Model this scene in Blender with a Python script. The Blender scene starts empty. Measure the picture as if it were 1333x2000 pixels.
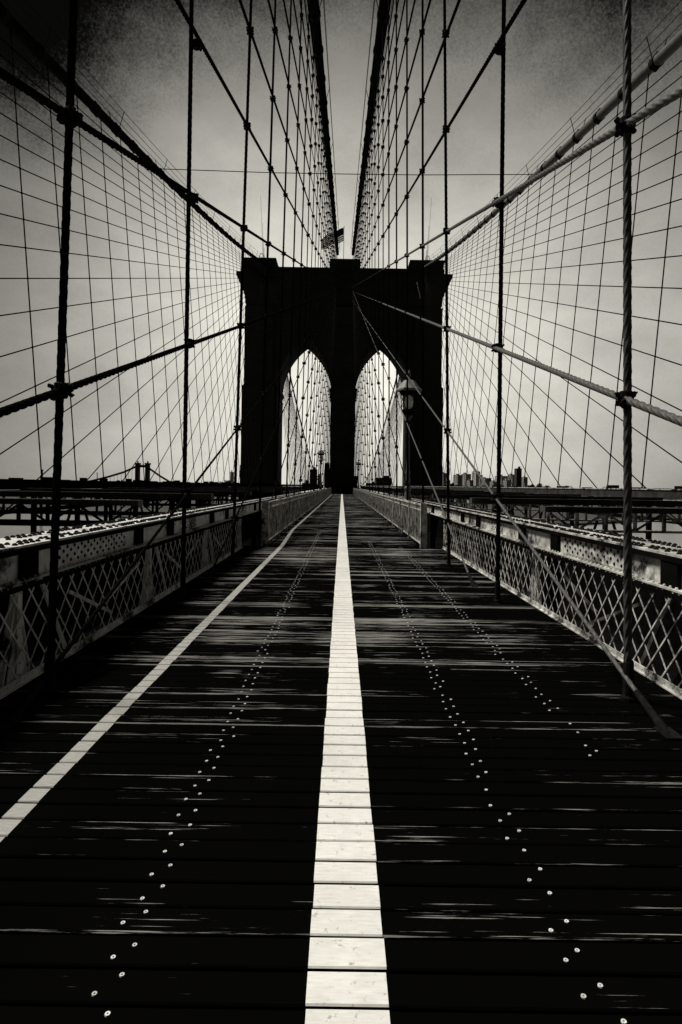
import bpy, bmesh, math, random
from mathutils import Vector, Matrix
from mathutils.geometry import tessellate_polygon
random.seed(7)
R = math.radians
scene = bpy.context.scene
COL = scene.collection
EYE = 1.77

# ------------------------------------------------------------------ camera
cam_d = bpy.data.cameras.new('camera')
cam = bpy.data.objects.new('camera', cam_d); COL.objects.link(cam)
cam_d.sensor_fit = 'VERTICAL'; cam_d.sensor_height = 36.0; cam_d.sensor_width = 24.0
cam_d.lens = 1156 / 2000 * 36
cam_d.shift_x = -0.0008; cam_d.shift_y = -0.026
cam_d.clip_start = 0.1; cam_d.clip_end = 40000
cam.location = (0, 0, EYE)
cam.rotation_euler = (Matrix.Rotation(R(90), 4, 'X') @ Matrix.Rotation(R(0.85), 4, 'Z')).to_euler()
scene.camera = cam

# ------------------------------------------------------------------ sky
SUN_EL, SUN_AZ = 58.0, -68.0          # azimuth from +Y towards +X
w = bpy.data.worlds.new('World'); scene.world = w; w.use_nodes = True
nt = w.node_tree; N = nt.nodes; L = nt.links; N.clear()
def nd(t, **k):
    n = N.new(t)
    for a, b in k.items(): setattr(n, a, b)
    return n
def mt(op, a, b=None, c=None, clamp=False):
    n = N.new('ShaderNodeMath'); n.operation = op; n.use_clamp = clamp
    for i, v in enumerate((a, b, c)):
        if v is None: continue
        if isinstance(v, (int, float)): n.inputs[i].default_value = v
        else: L.new(v, n.inputs[i])
    return n.outputs[0]
def ramp(x, lo, hi, a=0.0, b=1.0):
    n = N.new('ShaderNodeMapRange'); n.interpolation_type = 'SMOOTHSTEP'
    n.inputs[1].default_value = lo; n.inputs[2].default_value = hi
    n.inputs[3].default_value = a; n.inputs[4].default_value = b
    L.new(x, n.inputs[0]); return n.outputs[0]
def noise(vec, scale, detail=4, rough=.55):
    n = N.new('ShaderNodeTexNoise'); n.inputs['Scale'].default_value = scale
    n.inputs['Detail'].default_value = detail; n.inputs['Roughness'].default_value = rough
    L.new(vec, n.inputs['Vector']); return n.outputs['Fac']
tc = nd('ShaderNodeTexCoord'); sp = nd('ShaderNodeSeparateXYZ'); L.new(tc.outputs['Generated'], sp.inputs[0])
dx, dy, dz = sp.outputs
azi = mt('ARCTAN2', dx, dy)                       # 0 = along the bridge
ele = mt('ARCSINE', dz)
mpw = nd('ShaderNodeMapping'); mpw.inputs['Scale'].default_value = (1, 1, 2.2); mpw.inputs['Rotation'].default_value = (0, .5, .3)
L.new(tc.outputs['Generated'], mpw.inputs[0])
n1 = noise(mpw.outputs[0], 3.4, 7, .6)
n2 = noise(tc.outputs['Generated'], 9.0, 5, .6)
n3 = noise(tc.outputs['Generated'], 300.0, 3, .8)
n4 = noise(tc.outputs['Generated'], 4.5, 8, .65)
# a bright break in the storm clouds low over the far shore
aw = ramp(azi, -0.25, 0.25, 0.50, 0.70)
a2 = mt('POWER', mt('DIVIDE', mt('SUBTRACT', azi, -0.02), aw), 2)
e2 = mt('POWER', mt('DIVIDE', mt('SUBTRACT', ele, 0.18), 0.46), 2)
rr = mt('SQRT', mt('ADD', a2, e2))
glow = ramp(rr, 0.0, 1.2, 0.80, 0.18)
cloud = mt('MULTIPLY', glow, mt('ADD', 0.20, mt('ADD', mt('MULTIPLY', n1, 1.12), mt('ADD', mt('MULTIPLY', n2, .34), mt('MULTIPLY', n3, .26)))))
# dark cloud bank, lower to the left; unseen parts added to shade the tower
lean = mt('MULTIPLY', mt('ABSOLUTE', azi), 0.27)
leftw = ramp(azi, -0.54, -0.24, 0.10, 0.0)
edge = mt('ADD', mt('ADD', ele, mt('MULTIPLY', mt('SUBTRACT', n4, .5), .24)), mt('ADD', lean, leftw))
edge = mt('ADD', edge, mt('MULTIPLY', mt('SUBTRACT', n3, .5), .13))
bank = ramp(edge, 0.60, 0.79)
back = ramp(mt('ABSOLUTE', azi), 0.9, 1.5)  # unseen rear sky, darkened to keep the tower front black
dark = mt('MAXIMUM', bank, back)
val = mt('ADD', mt('MULTIPLY', cloud, mt('SUBTRACT', 1.0, dark)), mt('MULTIPLY', dark, 0.0025))
sky = nd('ShaderNodeTexSky', sky_type='NISHITA'); sky.sun_disc = False
sky.sun_elevation = R(SUN_EL); sky.sun_rotation = R(SUN_AZ)
bw = nd('ShaderNodeRGBToBW'); L.new(sky.outputs[0], bw.inputs[0])
val = mt('ADD', val, mt('MULTIPLY', mt('MULTIPLY', bw.outputs[0], 0.05), mt('MULTIPLY', mt('SUBTRACT', 1.0, dark), .05)))
cmb = nd('ShaderNodeCombineColor')
L.new(val, cmb.inputs[0]); L.new(mt('MULTIPLY', val, .968), cmb.inputs[1]); L.new(mt('MULTIPLY', val, .865), cmb.inputs[2])
bg = nd('ShaderNodeBackground'); L.new(cmb.outputs[0], bg.inputs[0]); bg.inputs[1].default_value = 0.406
wo = nd('ShaderNodeOutputWorld'); L.new(bg.outputs[0], wo.inputs[0])

sd = bpy.data.lights.new('sun', 'SUN'); sd.energy = 1.5; sd.angle = R(14); sd.color = (1, .965, .89)
so = bpy.data.objects.new('sun', sd); COL.objects.link(so)
sv = Vector((math.sin(R(SUN_AZ)) * math.cos(R(SUN_EL)), math.cos(R(SUN_AZ)) * math.cos(R(SUN_EL)), math.sin(R(SUN_EL))))
so.rotation_euler = sv.to_track_quat('Z', 'Y').to_euler(); so.location = (-30, 20, 60)

scene.view_settings.view_transform = 'Standard'; scene.view_settings.look = 'None'
scene.view_settings.exposure = 1.4; scene.view_settings.gamma = 1
scene.cycles.max_bounces = 3; scene.cycles.diffuse_bounces = 2

# ------------------------------------------------------------------ materials
def mat(name, col, rough=.6, var=.25, scale=6, metal=0.0, stretch=(1, 1, 1), bump=0.0, spec=.3):
    """principled with noise-varied colour"""
    m = bpy.data.materials.new(name); m.use_nodes = True
    t = m.node_tree; b = t.nodes['Principled BSDF']
    c = t.nodes.new('ShaderNodeTexCoord'); mp = t.nodes.new('ShaderNodeMapping'); mp.inputs['Scale'].default_value = stretch
    n = t.nodes.new('ShaderNodeTexNoise'); n.inputs['Scale'].default_value = scale; n.inputs['Detail'].default_value = 6
    r = t.nodes.new('ShaderNodeValToRGB'); e = r.color_ramp.elements
    e[0].position = .3; e[1].position = .72
    e[0].color = (*[x * (1 - var) for x in col], 1); e[1].color = (*[min(1, x * (1 + var)) for x in col], 1)
    t.links.new(c.outputs['Object'], mp.inputs[0]); t.links.new(mp.outputs[0], n.inputs['Vector'])
    t.links.new(n.outputs['Fac'], r.inputs[0]); t.links.new(r.outputs[0], b.inputs['Base Color'])
    b.inputs['Roughness'].default_value = rough; b.inputs['Metallic'].default_value = metal
    b.inputs['Specular IOR Level'].default_value = spec
    if bump:
        bp = t.nodes.new('ShaderNodeBump'); bp.inputs['Strength'].default_value = bump; bp.inputs['Distance'].default_value = .01
        t.links.new(n.outputs['Fac'], bp.inputs['Height']); t.links.new(bp.outputs[0], b.inputs['Normal'])
    return m
W = (1.0, .98, .92)
def g(v): return tuple(v * c for c in W)
M = {}
M['rope'] = mat('tarred_rope', g(.007), .9, .6, 30, spec=0)
M['rope_lit'] = mat('lit_hanger_rope', g(.06), .6, .8, 12, spec=.2)  # lit-side tone painted into the nearest right suspender
M['rope_sunlit'] = mat('sunlit_rope', g(.10), .5, .35, 30, spec=.25)  # sunlit tone painted into the near stays on the right
M['rope_far'] = mat('dark_rope', g(.006), .9, .2, 8, spec=0)
M['cable'] = mat('tarred_cable', g(.01), .9, .3, 4, spec=0)
M['cable_sunlit'] = mat('sunlit_cable', g(.10), .55, .3, 4)  # sunlight put into the colour of the right outer cables
def grime(m, lo, hi, scale, dark=.015):
    t = m.node_tree; b = t.nodes['Principled BSDF']; src = b.inputs['Base Color'].links[0].from_socket
    c = t.nodes.new('ShaderNodeTexCoord'); n = t.nodes.new('ShaderNodeTexNoise'); n.inputs['Scale'].default_value = scale
    n.inputs['Detail'].default_value = 9; n.inputs['Roughness'].default_value = .72
    t.links.new(c.outputs['Object'], n.inputs['Vector'])
    r = t.nodes.new('ShaderNodeMapRange'); r.inputs[1].default_value = lo; r.inputs[2].default_value = hi
    t.links.new(n.outputs['Fac'], r.inputs[0])
    mx = t.nodes.new('ShaderNodeMix'); mx.data_type = 'RGBA'; t.links.new(r.outputs[0], mx.inputs[0])
    mx.inputs[6].default_value = (dark, dark, dark, 1); t.links.new(src, mx.inputs[7]); t.links.new(mx.outputs[2], b.inputs['Base Color'])
M['clamp'] = mat('iron_clamp', g(.01), .8, .6, 20, spec=.05)
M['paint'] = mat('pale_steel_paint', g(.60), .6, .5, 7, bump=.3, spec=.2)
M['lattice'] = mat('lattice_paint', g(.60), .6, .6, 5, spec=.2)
M['paint_lit'] = mat('lit_steel_paint', g(.85), .6, .3, 7, bump=.3, spec=.2)  # left girder colour raised to paint in light its shaded face lacks
M['lattice_lit'] = mat('lit_lattice_paint', g(.85), .6, .4, 5, spec=.2)  # left lattice likewise carries missing light in its colour
grime(M['paint_lit'], .38, .47, 1.7); grime(M['lattice_lit'], .36, .46, 3.0)
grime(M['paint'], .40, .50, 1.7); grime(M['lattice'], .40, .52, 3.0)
M['brace'] = mat('rusty_brace', g(.09), .8, .8, 4, spec=.02)
M['dark_steel'] = mat('dark_steel', g(.006), .9, .5, 3, spec=0)
M['rivet'] = mat('rivet_iron', g(.012), .8, .3, 20, spec=.05)
M['beam'] = mat('cross_beam_paint', g(.05), .7, .6, 2, spec=.1)
M['lamp_roof'] = mat('lamp_roof', g(.30), .6, .3, 5)
M['iron'] = mat('lamp_iron', g(.14), .5, .4, 8)
M['globe'] = mat('lamp_glass', g(.85), .25, .05, 8)
M['brick_far'] = mat('far_masonry', g(.42), .9, .3, .02)  # lightened to stand in for distance haze
M['dark_far'] = mat('far_dark_masonry', g(.03), .9, .3, .05)
M['hazed_far'] = mat('far_hazed_masonry', g(.75), .9, .2, .02)  # haze over the far shore painted in as paler walls
M['window_far'] = mat('far_window_glass', g(.10), .6, .2, 1)
M['land'] = mat('far_land', g(.05), .95, .4, .003)
M['road'] = mat('asphalt', g(.006), .95, .3, 1, spec=0)
M['leaf'] = mat('leaf', g(.03), .9, .5, 1)
M['flag_dark'] = mat('flag_dark_cloth', g(.02), .9, .2, 2)
M['flag_pale'] = mat('flag_pale_cloth', g(.75), .9, .2, 2)
t = M['flag_pale'].node_tree; tr = t.nodes.new('ShaderNodeBsdfTranslucent'); tr.inputs[0].default_value = (.85, .83, .78, 1)
mxs = t.nodes.new('ShaderNodeMixShader'); mxs.inputs[0].default_value = .75
t.links.new(t.nodes['Principled BSDF'].outputs[0], mxs.inputs[1]); t.links.new(tr.outputs[0], mxs.inputs[2]); t.links.new(mxs.outputs[0], t.nodes['Material Output'].inputs[0])
t = M['globe'].node_tree; tr = t.nodes.new('ShaderNodeBsdfTranslucent'); tr.inputs[0].default_value = (.95, .93, .88, 1)
mxs = t.nodes.new('ShaderNodeMixShader'); mxs.inputs[0].default_value = .7
t.links.new(t.nodes['Principled BSDF'].outputs[0], mxs.inputs[1]); t.links.new(tr.outputs[0], mxs.inputs[2]); t.links.new(mxs.outputs[0], t.nodes['Material Output'].inputs[0])
M['screw'] = mat('zinc_screw', g(.85), .5, .5, 9)

def water_mat():
    m = mat('river_water', g(.12), .2, .2, .02, stretch=(1, .3, 1), spec=.6)
    return m
M['water'] = water_mat()

def stone_mat():
    m = bpy.data.materials.new('granite_blocks'); m.use_nodes = True
    t = m.node_tree; b = t.nodes['Principled BSDF']
    c = t.nodes.new('ShaderNodeTexCoord'); mp = t.nodes.new('ShaderNodeMapping'); mp.inputs['Rotation'].default_value = (R(90), 0, 0)
    br = t.nodes.new('ShaderNodeTexBrick'); br.inputs['Scale'].default_value = 1
    br.inputs['Brick Width'].default_value = 1.9; br.inputs['Row Height'].default_value = .75; br.inputs['Mortar Size'].default_value = .03
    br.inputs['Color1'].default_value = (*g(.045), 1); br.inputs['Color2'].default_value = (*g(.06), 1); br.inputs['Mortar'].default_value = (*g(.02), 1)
    t.links.new(c.outputs['Object'], mp.inputs[0]); t.links.new(mp.outputs[0], br.inputs['Vector'])
    n = t.nodes.new('ShaderNodeTexNoise'); n.inputs['Scale'].default_value = .35; n.inputs['Detail'].default_value = 8
    t.links.new(c.outputs['Object'], n.inputs['Vector'])
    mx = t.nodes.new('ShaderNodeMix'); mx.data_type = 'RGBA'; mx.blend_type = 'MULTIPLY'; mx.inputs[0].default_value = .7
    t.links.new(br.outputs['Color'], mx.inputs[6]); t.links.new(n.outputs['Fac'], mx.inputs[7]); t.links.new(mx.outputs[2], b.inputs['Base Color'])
    b.inputs['Roughness'].default_value = .95; b.inputs['Specular IOR Level'].default_value = .1
    bp = t.nodes.new('ShaderNodeBump'); bp.inputs['Distance'].default_value = .05
    t.links.new(br.outputs['Fac'], bp.inputs['Height']); bp.invert = True; t.links.new(bp.outputs[0], b.inputs['Normal'])
    return m
M['stone'] = stone_mat()

PITCH, GAP0 = .156, 2.006
def plank_mat():
    """tarred dark boards; pale streaks along the grain paint sky glints over some wear"""
    m = bpy.data.materials.new('tarred_planks'); m.use_nodes = True
    t = m.node_tree; b = t.nodes['Principled BSDF']; NN = t.nodes; LL = t.links
    def mm(op, a, bb=None, cl=False):
        n = NN.new('ShaderNodeMath'); n.operation = op; n.use_clamp = cl
        for i, v in enumerate((a, bb)):
            if v is None: continue
            if isinstance(v, (int, float)): n.inputs[i].default_value = v
            else: LL.new(v, n.inputs[i])
        return n.outputs[0]
    def nz(s, sc, det=4, off=0):
        mp = NN.new('ShaderNodeMapping'); mp.inputs['Scale'].default_value = s; mp.inputs['Location'].default_value = (off, off, 0)
        LL.new(c.outputs['Object'], mp.inputs[0])
        n = NN.new('ShaderNodeTexNoise'); n.inputs['Scale'].default_value = sc; n.inputs['Detail'].default_value = det
        n.inputs['Roughness'].default_value = .65
        LL.new(mp.outputs[0], n.inputs['Vector']); return n.outputs['Fac']
    def rp(x, lo, hi):
        n = NN.new('ShaderNodeMapRange'); n.inputs[1].default_value = lo; n.inputs[2].default_value = hi
        LL.new(x, n.inputs[0]); return n.outputs[0]
    def rpc(x, lo, hi):
        n = NN.new('ShaderNodeMapRange'); n.inputs[1].default_value = lo; n.inputs[2].default_value = hi
        LL.new(x, n.inputs[0]); return n.outputs[0]
    c = NN.new('ShaderNodeTexCoord'); s = NN.new('ShaderNodeSeparateXYZ'); LL.new(c.outputs['Object'], s.inputs[0])
    u = mm('DIVIDE', mm('SUBTRACT', s.outputs[1], GAP0), PITCH)
    fl = mm('FLOOR', u); fr = mm('FRACT', u)
    wn = NN.new('ShaderNodeTexWhiteNoise'); wn.noise_dimensions = '1D'; LL.new(fl, wn.inputs['W'])
    rnd = wn.outputs['Value']
    edge = mm('GREATER_THAN', mm('ABSOLUTE', mm('SUBTRACT', fr, .5)), .385)         # painted highlight along each board edge
    streak = nz((.32, 52, 1), 1.0, 7)
    patch = nz((.45, .35, 1), 1.0, 3, 7)
    fine = nz((3.2, 130, 1), 1.0, 5, 3)
    dash = nz((1.3, 9, 1), 1.0, 2, 11)
    a = mm('ADD', mm('MULTIPLY', streak, .95), mm('MULTIPLY', patch, .55))
    a = mm('ADD', a, mm('MULTIPLY', mm('SUBTRACT', rnd, .5), .26))
    a = mm('ADD', a, mm('MULTIPLY', edge, .085))
    a = mm('ADD', a, mm('MULTIPLY', mm('SUBTRACT', fine, .5), .55))
    a = mm('ADD', a, mm('MULTIPLY', mm('SUBTRACT', dash, .5), .30))
    a = mm('SUBTRACT', a, mm('MULTIPLY', rpc(s.outputs[1], 5.6, 3.4), .14))  # fewer painted glints on the near boards
    a = mm('SUBTRACT', a, mm('MULTIPLY', rpc(mm('ABSOLUTE', s.outputs[0]), 1.6, 2.9), .05))
    glint = rp(a, .875, .92)  # streaks carry grazing sky glints as pale colour
    mx = NN.new('ShaderNodeMix'); mx.data_type = 'RGBA'; LL.new(glint, mx.inputs[0])
    mx.inputs[6].default_value = (*g(.0022), 1); mx.inputs[7].default_value = (*g(.30), 1)
    LL.new(mx.outputs[2], b.inputs['Base Color'])
    b.inputs['Roughness'].default_value = .9; b.inputs['Specular IOR Level'].default_value = 0
    return m
M['plank'] = plank_mat()
def paint_mat():
    m = mat('white_road_paint', g(.92), .7, .10, 14, stretch=(1, 6, 1), spec=.1)
    t = m.node_tree; b = t.nodes['Principled BSDF']
    src = b.inputs['Base Color'].links[0].from_socket
    c = t.nodes.new('ShaderNodeTexCoord')
    n = t.nodes.new('ShaderNodeTexNoise'); n.inputs['Scale'].default_value = 22; n.inputs['Detail'].default_value = 9; n.inputs['Roughness'].default_value = .75
    t.links.new(c.outputs['Object'], n.inputs['Vector'])
    r = t.nodes.new('ShaderNodeMapRange'); r.inputs[1].default_value = .31; r.inputs[2].default_value = .42
    t.links.new(n.outputs['Fac'], r.inputs[0])
    mx = t.nodes.new('ShaderNodeMix'); mx.data_type = 'RGBA'; t.links.new(r.outputs[0], mx.inputs[0])
    n2 = t.nodes.new('ShaderNodeTexNoise'); n2.inputs['Scale'].default_value = 2.2; n2.inputs['Detail'].default_value = 8; n2.inputs['Roughness'].default_value = .7
    t.links.new(c.outputs['Object'], n2.inputs['Vector'])
    r2 = t.nodes.new('ShaderNodeMapRange'); r2.inputs[1].default_value = .35; r2.inputs[2].default_value = .6; r2.inputs[3].default_value = .86; r2.inputs[4].default_value = 1
    t.links.new(n2.outputs['Fac'], r2.inputs[0])
    m2 = t.nodes.new('ShaderNodeMix'); m2.data_type = 'RGBA'; m2.blend_type = 'MULTIPLY'; m2.inputs[0].default_value = 1
    t.links.new(src, m2.inputs[6]); t.links.new(r2.outputs[0], m2.inputs[7]); src = m2.outputs[2]
    mx.inputs[6].default_value = (*g(.25), 1); t.links.new(src, mx.inputs[7]); t.links.new(mx.outputs[2], b.inputs['Base Color'])
    return m
M['line'] = paint_mat()
M['line_worn'] = mat('worn_line_paint', g(.42), .7, .2, 20, stretch=(1, 6, 1), spec=.1)

# ------------------------------------------------------------------ mesh helper
ORIG = {}                                   # world origin of each part, for its own sub-parts
class MB:
    def __init__(s, origin=(0, 0, 0)): s.v = []; s.f = []; s.mi = []; s.o = Vector(origin); s.cur = 0
    def add(s, vs, fs):
        b = len(s.v); s.v += [tuple(Vector(v) - s.o) for v in vs]
        for f in fs: s.f.append(tuple(b + i for i in f)); s.mi.append(s.cur)
    def box(s, x0, x1, y0, y1, z0, z1):
        s.add([(x0, y0, z0), (x1, y0, z0), (x1, y1, z0), (x0, y1, z0), (x0, y0, z1), (x1, y0, z1), (x1, y1, z1), (x0, y1, z1)],
              [(0, 3, 2, 1), (4, 5, 6, 7), (0, 1, 5, 4), (1, 2, 6, 5), (2, 3, 7, 6), (3, 0, 4, 7)])
    def bar(s, p, q, wa, wb, up=(0, 0, 1)):
        p = Vector(p); q = Vector(q); d = (q - p).normalized(); u = Vector(up)
        a = d.cross(u)
        if a.length < 1e-4: a = d.cross(Vector((0, 1, 0)))
        a.normalize(); b = a.cross(d)
        vs = []
        for c in (p, q):
            for i, j in ((-1, -1), (1, -1), (1, 1), (-1, 1)): vs.append(c + a * wa / 2 * i + b * wb / 2 * j)
        s.add(vs, [(0, 3, 2, 1), (4, 5, 6, 7), (0, 1, 5, 4), (1, 2, 6, 5), (2, 3, 7, 6), (3, 0, 4, 7)])
    def tube(s, pts, r, n=6, lobes=0, pitch=.5, caps=True, amp=.22):
        """round bar; with lobes it is a rope of twisted strands"""
        pts = [Vector(p) for p in pts]; vs = []; fs = []; dist = 0; ref = None
        if lobes:
            out = [pts[0]]
            for a, b in zip(pts, pts[1:]):
                L_ = (b - a).length; k = max(1, int(L_ / (pitch / 10)))
                out += [a.lerp(b, i / k) for i in range(1, k + 1)]
            pts = out; n = lobes * 4
        rr = r if isinstance(r, (list, tuple)) else [r] * len(pts)
        for i, p in enumerate(pts):
            d = (pts[min(i + 1, len(pts) - 1)] - pts[max(i - 1, 0)]).normalized()
            if ref is None:
                ref = d.cross(Vector((0, 1, 0)) if abs(d.y) < .9 else Vector((1, 0, 0))).normalized()
            a = (ref - d * ref.dot(d)).normalized(); b = d.cross(a); ref = a
            if i: dist += (p - pts[i - 1]).length
            tw = 2 * math.pi * dist / pitch if lobes else 0
            for k in range(n):
                t = 2 * math.pi * k / n
                rad = rr[i] * (1 - amp + amp * abs(math.cos(lobes * t / 2)) * 1.25) if lobes else rr[i]
                vs.append(p + (a * math.cos(t + tw) + b * math.sin(t + tw)) * rad)
        for i in range(len(pts) - 1):
            for k in range(n):
                k2 = (k + 1) % n
                fs.append((i * n + k, i * n + k2, (i + 1) * n + k2, (i + 1) * n + k))
        if caps:
            fs.append(tuple(range(n))[::-1]); fs.append(tuple((len(pts) - 1) * n + k for k in range(n)))
        s.add(vs, fs)
    def blob(s, c, r):
        c = Vector(c)
        s.add([c + Vector(v) * r for v in ((1, 0, 0), (-1, 0, 0), (0, 1, 0), (0, -1, 0), (0, 0, 1.2), (0, 0, -1.2))],
              [(0, 2, 4), (2, 1, 4), (1, 3, 4), (3, 0, 4), (2, 0, 5), (1, 2, 5), (3, 1, 5), (0, 3, 5)])
    def dome(s, c, r, h, nrm=(0, 0, 1), n=8):
        c = Vector(c); d = Vector(nrm); a = d.orthogonal().normalized(); b = d.cross(a); vs = []; fs = []
        for rad, hh in ((1, 0), (.8, .55), (.4, .92)):
            for k in range(n):
                t = 2 * math.pi * k / n; vs.append(c + (a * math.cos(t) + b * math.sin(t)) * r * rad + d * h * hh)
        vs.append(c + d * h)
        for j in range(2):
            for k in range(n): fs.append((j * n + k, j * n + (k + 1) % n, (j + 1) * n + (k + 1) % n, (j + 1) * n + k))
        for k in range(n): fs.append((2 * n + k, 2 * n + (k + 1) % n, 3 * n))
        s.add(vs, fs)
    def lathe(s, prof, c=(0, 0, 0), n=16):
        c = Vector(c); vs = []; fs = []
        for r, z in prof:
            for k in range(n):
                t = 2 * math.pi * k / n; vs.append(c + Vector((r * math.cos(t), r * math.sin(t), z)))
        for j in range(len(prof) - 1):
            for k in range(n): fs.append((j * n + k, j * n + (k + 1) % n, (j + 1) * n + (k + 1) % n, (j + 1) * n + k))
        fs.append(tuple(range(n))[::-1]); fs.append(tuple((len(prof) - 1) * n + k for k in range(n)))
        s.add(vs, fs)
    def prism(s, poly, y0, y1):
        """closed xz outline extruded in y"""
        n = len(poly); vs = [(x, y0, z) for x, z in poly] + [(x, y1, z) for x, z in poly]
        fs = [tuple(range(n)), tuple(range(n, 2 * n))[::-1]] + [(i, i + n, (i + 1) % n + n, (i + 1) % n) for i in range(n)]
        s.add(vs, fs)
    def build(s, name, m, parent=None, smooth=False):
        me = bpy.data.meshes.new(name); me.from_pydata(s.v, [], s.f)
        for x in (m if isinstance(m, (list, tuple)) else [m]): me.materials.append(x)
        me.polygons.foreach_set('material_index', s.mi)
        if smooth: me.polygons.foreach_set('use_smooth', [True] * len(s.f))
        me.update(); o = bpy.data.objects.new(name, me); COL.objects.link(o)
        if parent is not None: o.parent = parent; o.location = s.o - ORIG.get(parent.name, parent.location); ORIG[o.name] = s.o.copy()
        else: o.location = s.o
        return o
def fixn(o):
    b = bmesh.new(); b.from_mesh(o.data); bmesh.ops.recalc_face_normals(b, faces=b.faces); b.to_mesh(o.data); b.free(); return o
def tag(o, label=None, cat=None, group=None, kind=None):
    if label: o['label'] = label
    if cat: o['category'] = cat
    if group: o['group'] = group
    if kind: o['kind'] = kind
    return o
def empty(name, loc, label, cat, group=None):
    o = bpy.data.objects.new(name, None); COL.objects.link(o); o.location = loc; o.empty_display_size = .2
    return tag(o, label, cat, group)
def struct(o): o['kind'] = 'structure'; return o
ONES = ['', 'first', 'second', 'third', 'fourth', 'fifth', 'sixth', 'seventh', 'eighth', 'ninth', 'tenth', 'eleventh', 'twelfth', 'thirteenth',
        'fourteenth', 'fifteenth', 'sixteenth', 'seventeenth', 'eighteenth', 'nineteenth']
def ordw(n):
    if n < 20: return ONES[n]
    tens = {2: 'twent', 3: 'thirt', 4: 'fort', 5: 'fift', 6: 'sixt'}[n // 10]
    return tens + ('ieth' if n % 10 == 0 else 'y-' + ONES[n % 10])

# ------------------------------------------------------------------ geometry of the bridge
TY = 126.5                                  # near face of the tower
SY = 121.0                                  # cables and stays reach the stone here
def H(h): return h + EYE
def inner_top(y): return H(27.5 + .2385 * (y - 35.5))
def outer_top(y): return H(20 + .236 * (y - 26) + .00041 * (y - 26) * (y - 48))
def inner_x(s, z): return s * (2.43 - .016 * z)
def outer_x(s, z): return s * (12.9 + .085 * z)
def main_top(y):                            # beyond the tower the cable dips to mid river
    t = (y - 134) / 243.0
    return H(1.0 + 45.5 * (1 - t) ** 2)

# ------------------------------------------------------------------ water, land
m = MB(); m.add([(-20000, -3000, -38), (20000, -3000, -38), (20000, 30000, -38), (-20000, 30000, -38)], [(0, 1, 2, 3)])
struct(m.build('river_water', M['water']))
m = MB()
pts = [(-9000, 1500), (-2500, 1250), (-900, 1180), (-200, 620), (250, 640), (900, 1150), (2500, 1300), (9000, 1600), (9000, 9000), (-9000, 9000)]
n = len(pts); m.add([(x, y, -36) for x, y in pts] + [(x, y, -40) for x, y in pts], [tuple(range(n))] + [(i, i + n, (i + 1) % n + n, (i + 1) % n) for i in range(n)])
struct(m.build('far_shore_land', M['land']))

# ------------------------------------------------------------------ walkway
WX0, WX1 = -2.74, 2.91
def halfw(y): return (WX0, WX1) if y < 16.9 else (-2.16, 2.30)
def line_x(y): return -1.70 if y < 17 else -1.70 - .2 * min(1, (y - 17) / 6)
walk = MB(); line = MB(); eline = MB()
k = -22
rp = random.Random(3)
while True:
    y0 = GAP0 + PITCH * k; y1 = y0 + PITCH
    if y0 > 137: break
    a, b = halfw(y0); gap = .011 + rp.random() * .005
    if y0 > 45: gap = .004
    dz = (rp.random() - .5) * .004
    e0, e1 = a - rp.random() * .03, b + rp.random() * .03
    ch = .006; ya, yb = y0 + gap / 2, y1 - gap / 2
    vs = []
    for x in (e0, e1):
        vs += [(x, ya, -.05), (x, ya, dz - ch), (x, ya + ch, dz), (x, yb - ch, dz), (x, yb, dz - ch), (x, yb, -.05)]
    walk.add(vs, [(i, i + 1, i + 7, i + 6) for i in range(5)] + [(0, 6, 11, 5), (0, 5, 4, 3, 2, 1), (6, 7, 8, 9, 10, 11)])
    j = lambda: (rp.random() - .5) * .007
    z = dz + .004
    for mb, cx, hw in ((line, .045, .142), (eline, line_x(y0), .058)):
        l0, l1 = cx - hw + j(), cx + hw + j()
        if mb is line and y0 > 120: continue
        c2 = ch * .8
        mb.add([(l0, ya, z - ch), (l1, ya, z - ch), (l1, ya + c2, z), (l0, ya + c2, z), (l0, yb - c2, z), (l1, yb - c2, z), (l1, yb, z - ch), (l0, yb, z - ch)],
               [(0, 1, 2, 3), (3, 2, 5, 4), (4, 5, 6, 7)])
    k += 1
wk = struct(walk.build('walkway', M['plank']))
struct(line.build('centre_line_marking', M['line'])); struct(eline.build('edge_line_marking', M['line_worn']))
m = MB(); m.box(-2.6, 2.75, -3, 16.9, -.32, -.052); m.box(-2.1, 2.2, 16.9, 137, -.32, -.052)
struct(m.build('walkway_underlayer', M['dark_steel']))
# screw heads, two to a board on three joists
m = MB(); rs = random.Random(5)
for cx, ymax in ((-.80, 22), (.90, 19), (1.72, 17)):
    k = -2
    while True:
        y0 = GAP0 + PITCH * k; k += 1
        if y0 > ymax: break
        drift = rs.choice((-.03, -.015, 0, .015, .03)) * (1 if k % 7 == 0 else .4)
        for dxx, f in ((-.035, .30), (.035, .70)):
            if rs.random() < .05 or (cx > 1.5 and y0 < 4.6 and rs.random() < .75): continue
            c = Vector((cx + dxx + drift + rs.uniform(-.008, .008), y0 + PITCH * f + rs.uniform(-.01, .01), .003))
            vs = []; nn = 8
            for rad, zz in ((.0102, -.003), (.0092, .0018), (.0038, .0016), (.0030, -.002)):
                vs += [c + Vector((rad * math.cos(2 * math.pi * q / nn), rad * math.sin(2 * math.pi * q / nn), zz)) for q in range(nn)]
            fs = [(r_ * nn + q, r_ * nn + (q + 1) % nn, (r_ + 1) * nn + (q + 1) % nn, (r_ + 1) * nn + q) for r_ in range(3) for q in range(nn)]
            m.add(vs, fs)
so_ = m.build('screw', M['screw'], wk); so_['kind'] = 'stuff'

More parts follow.
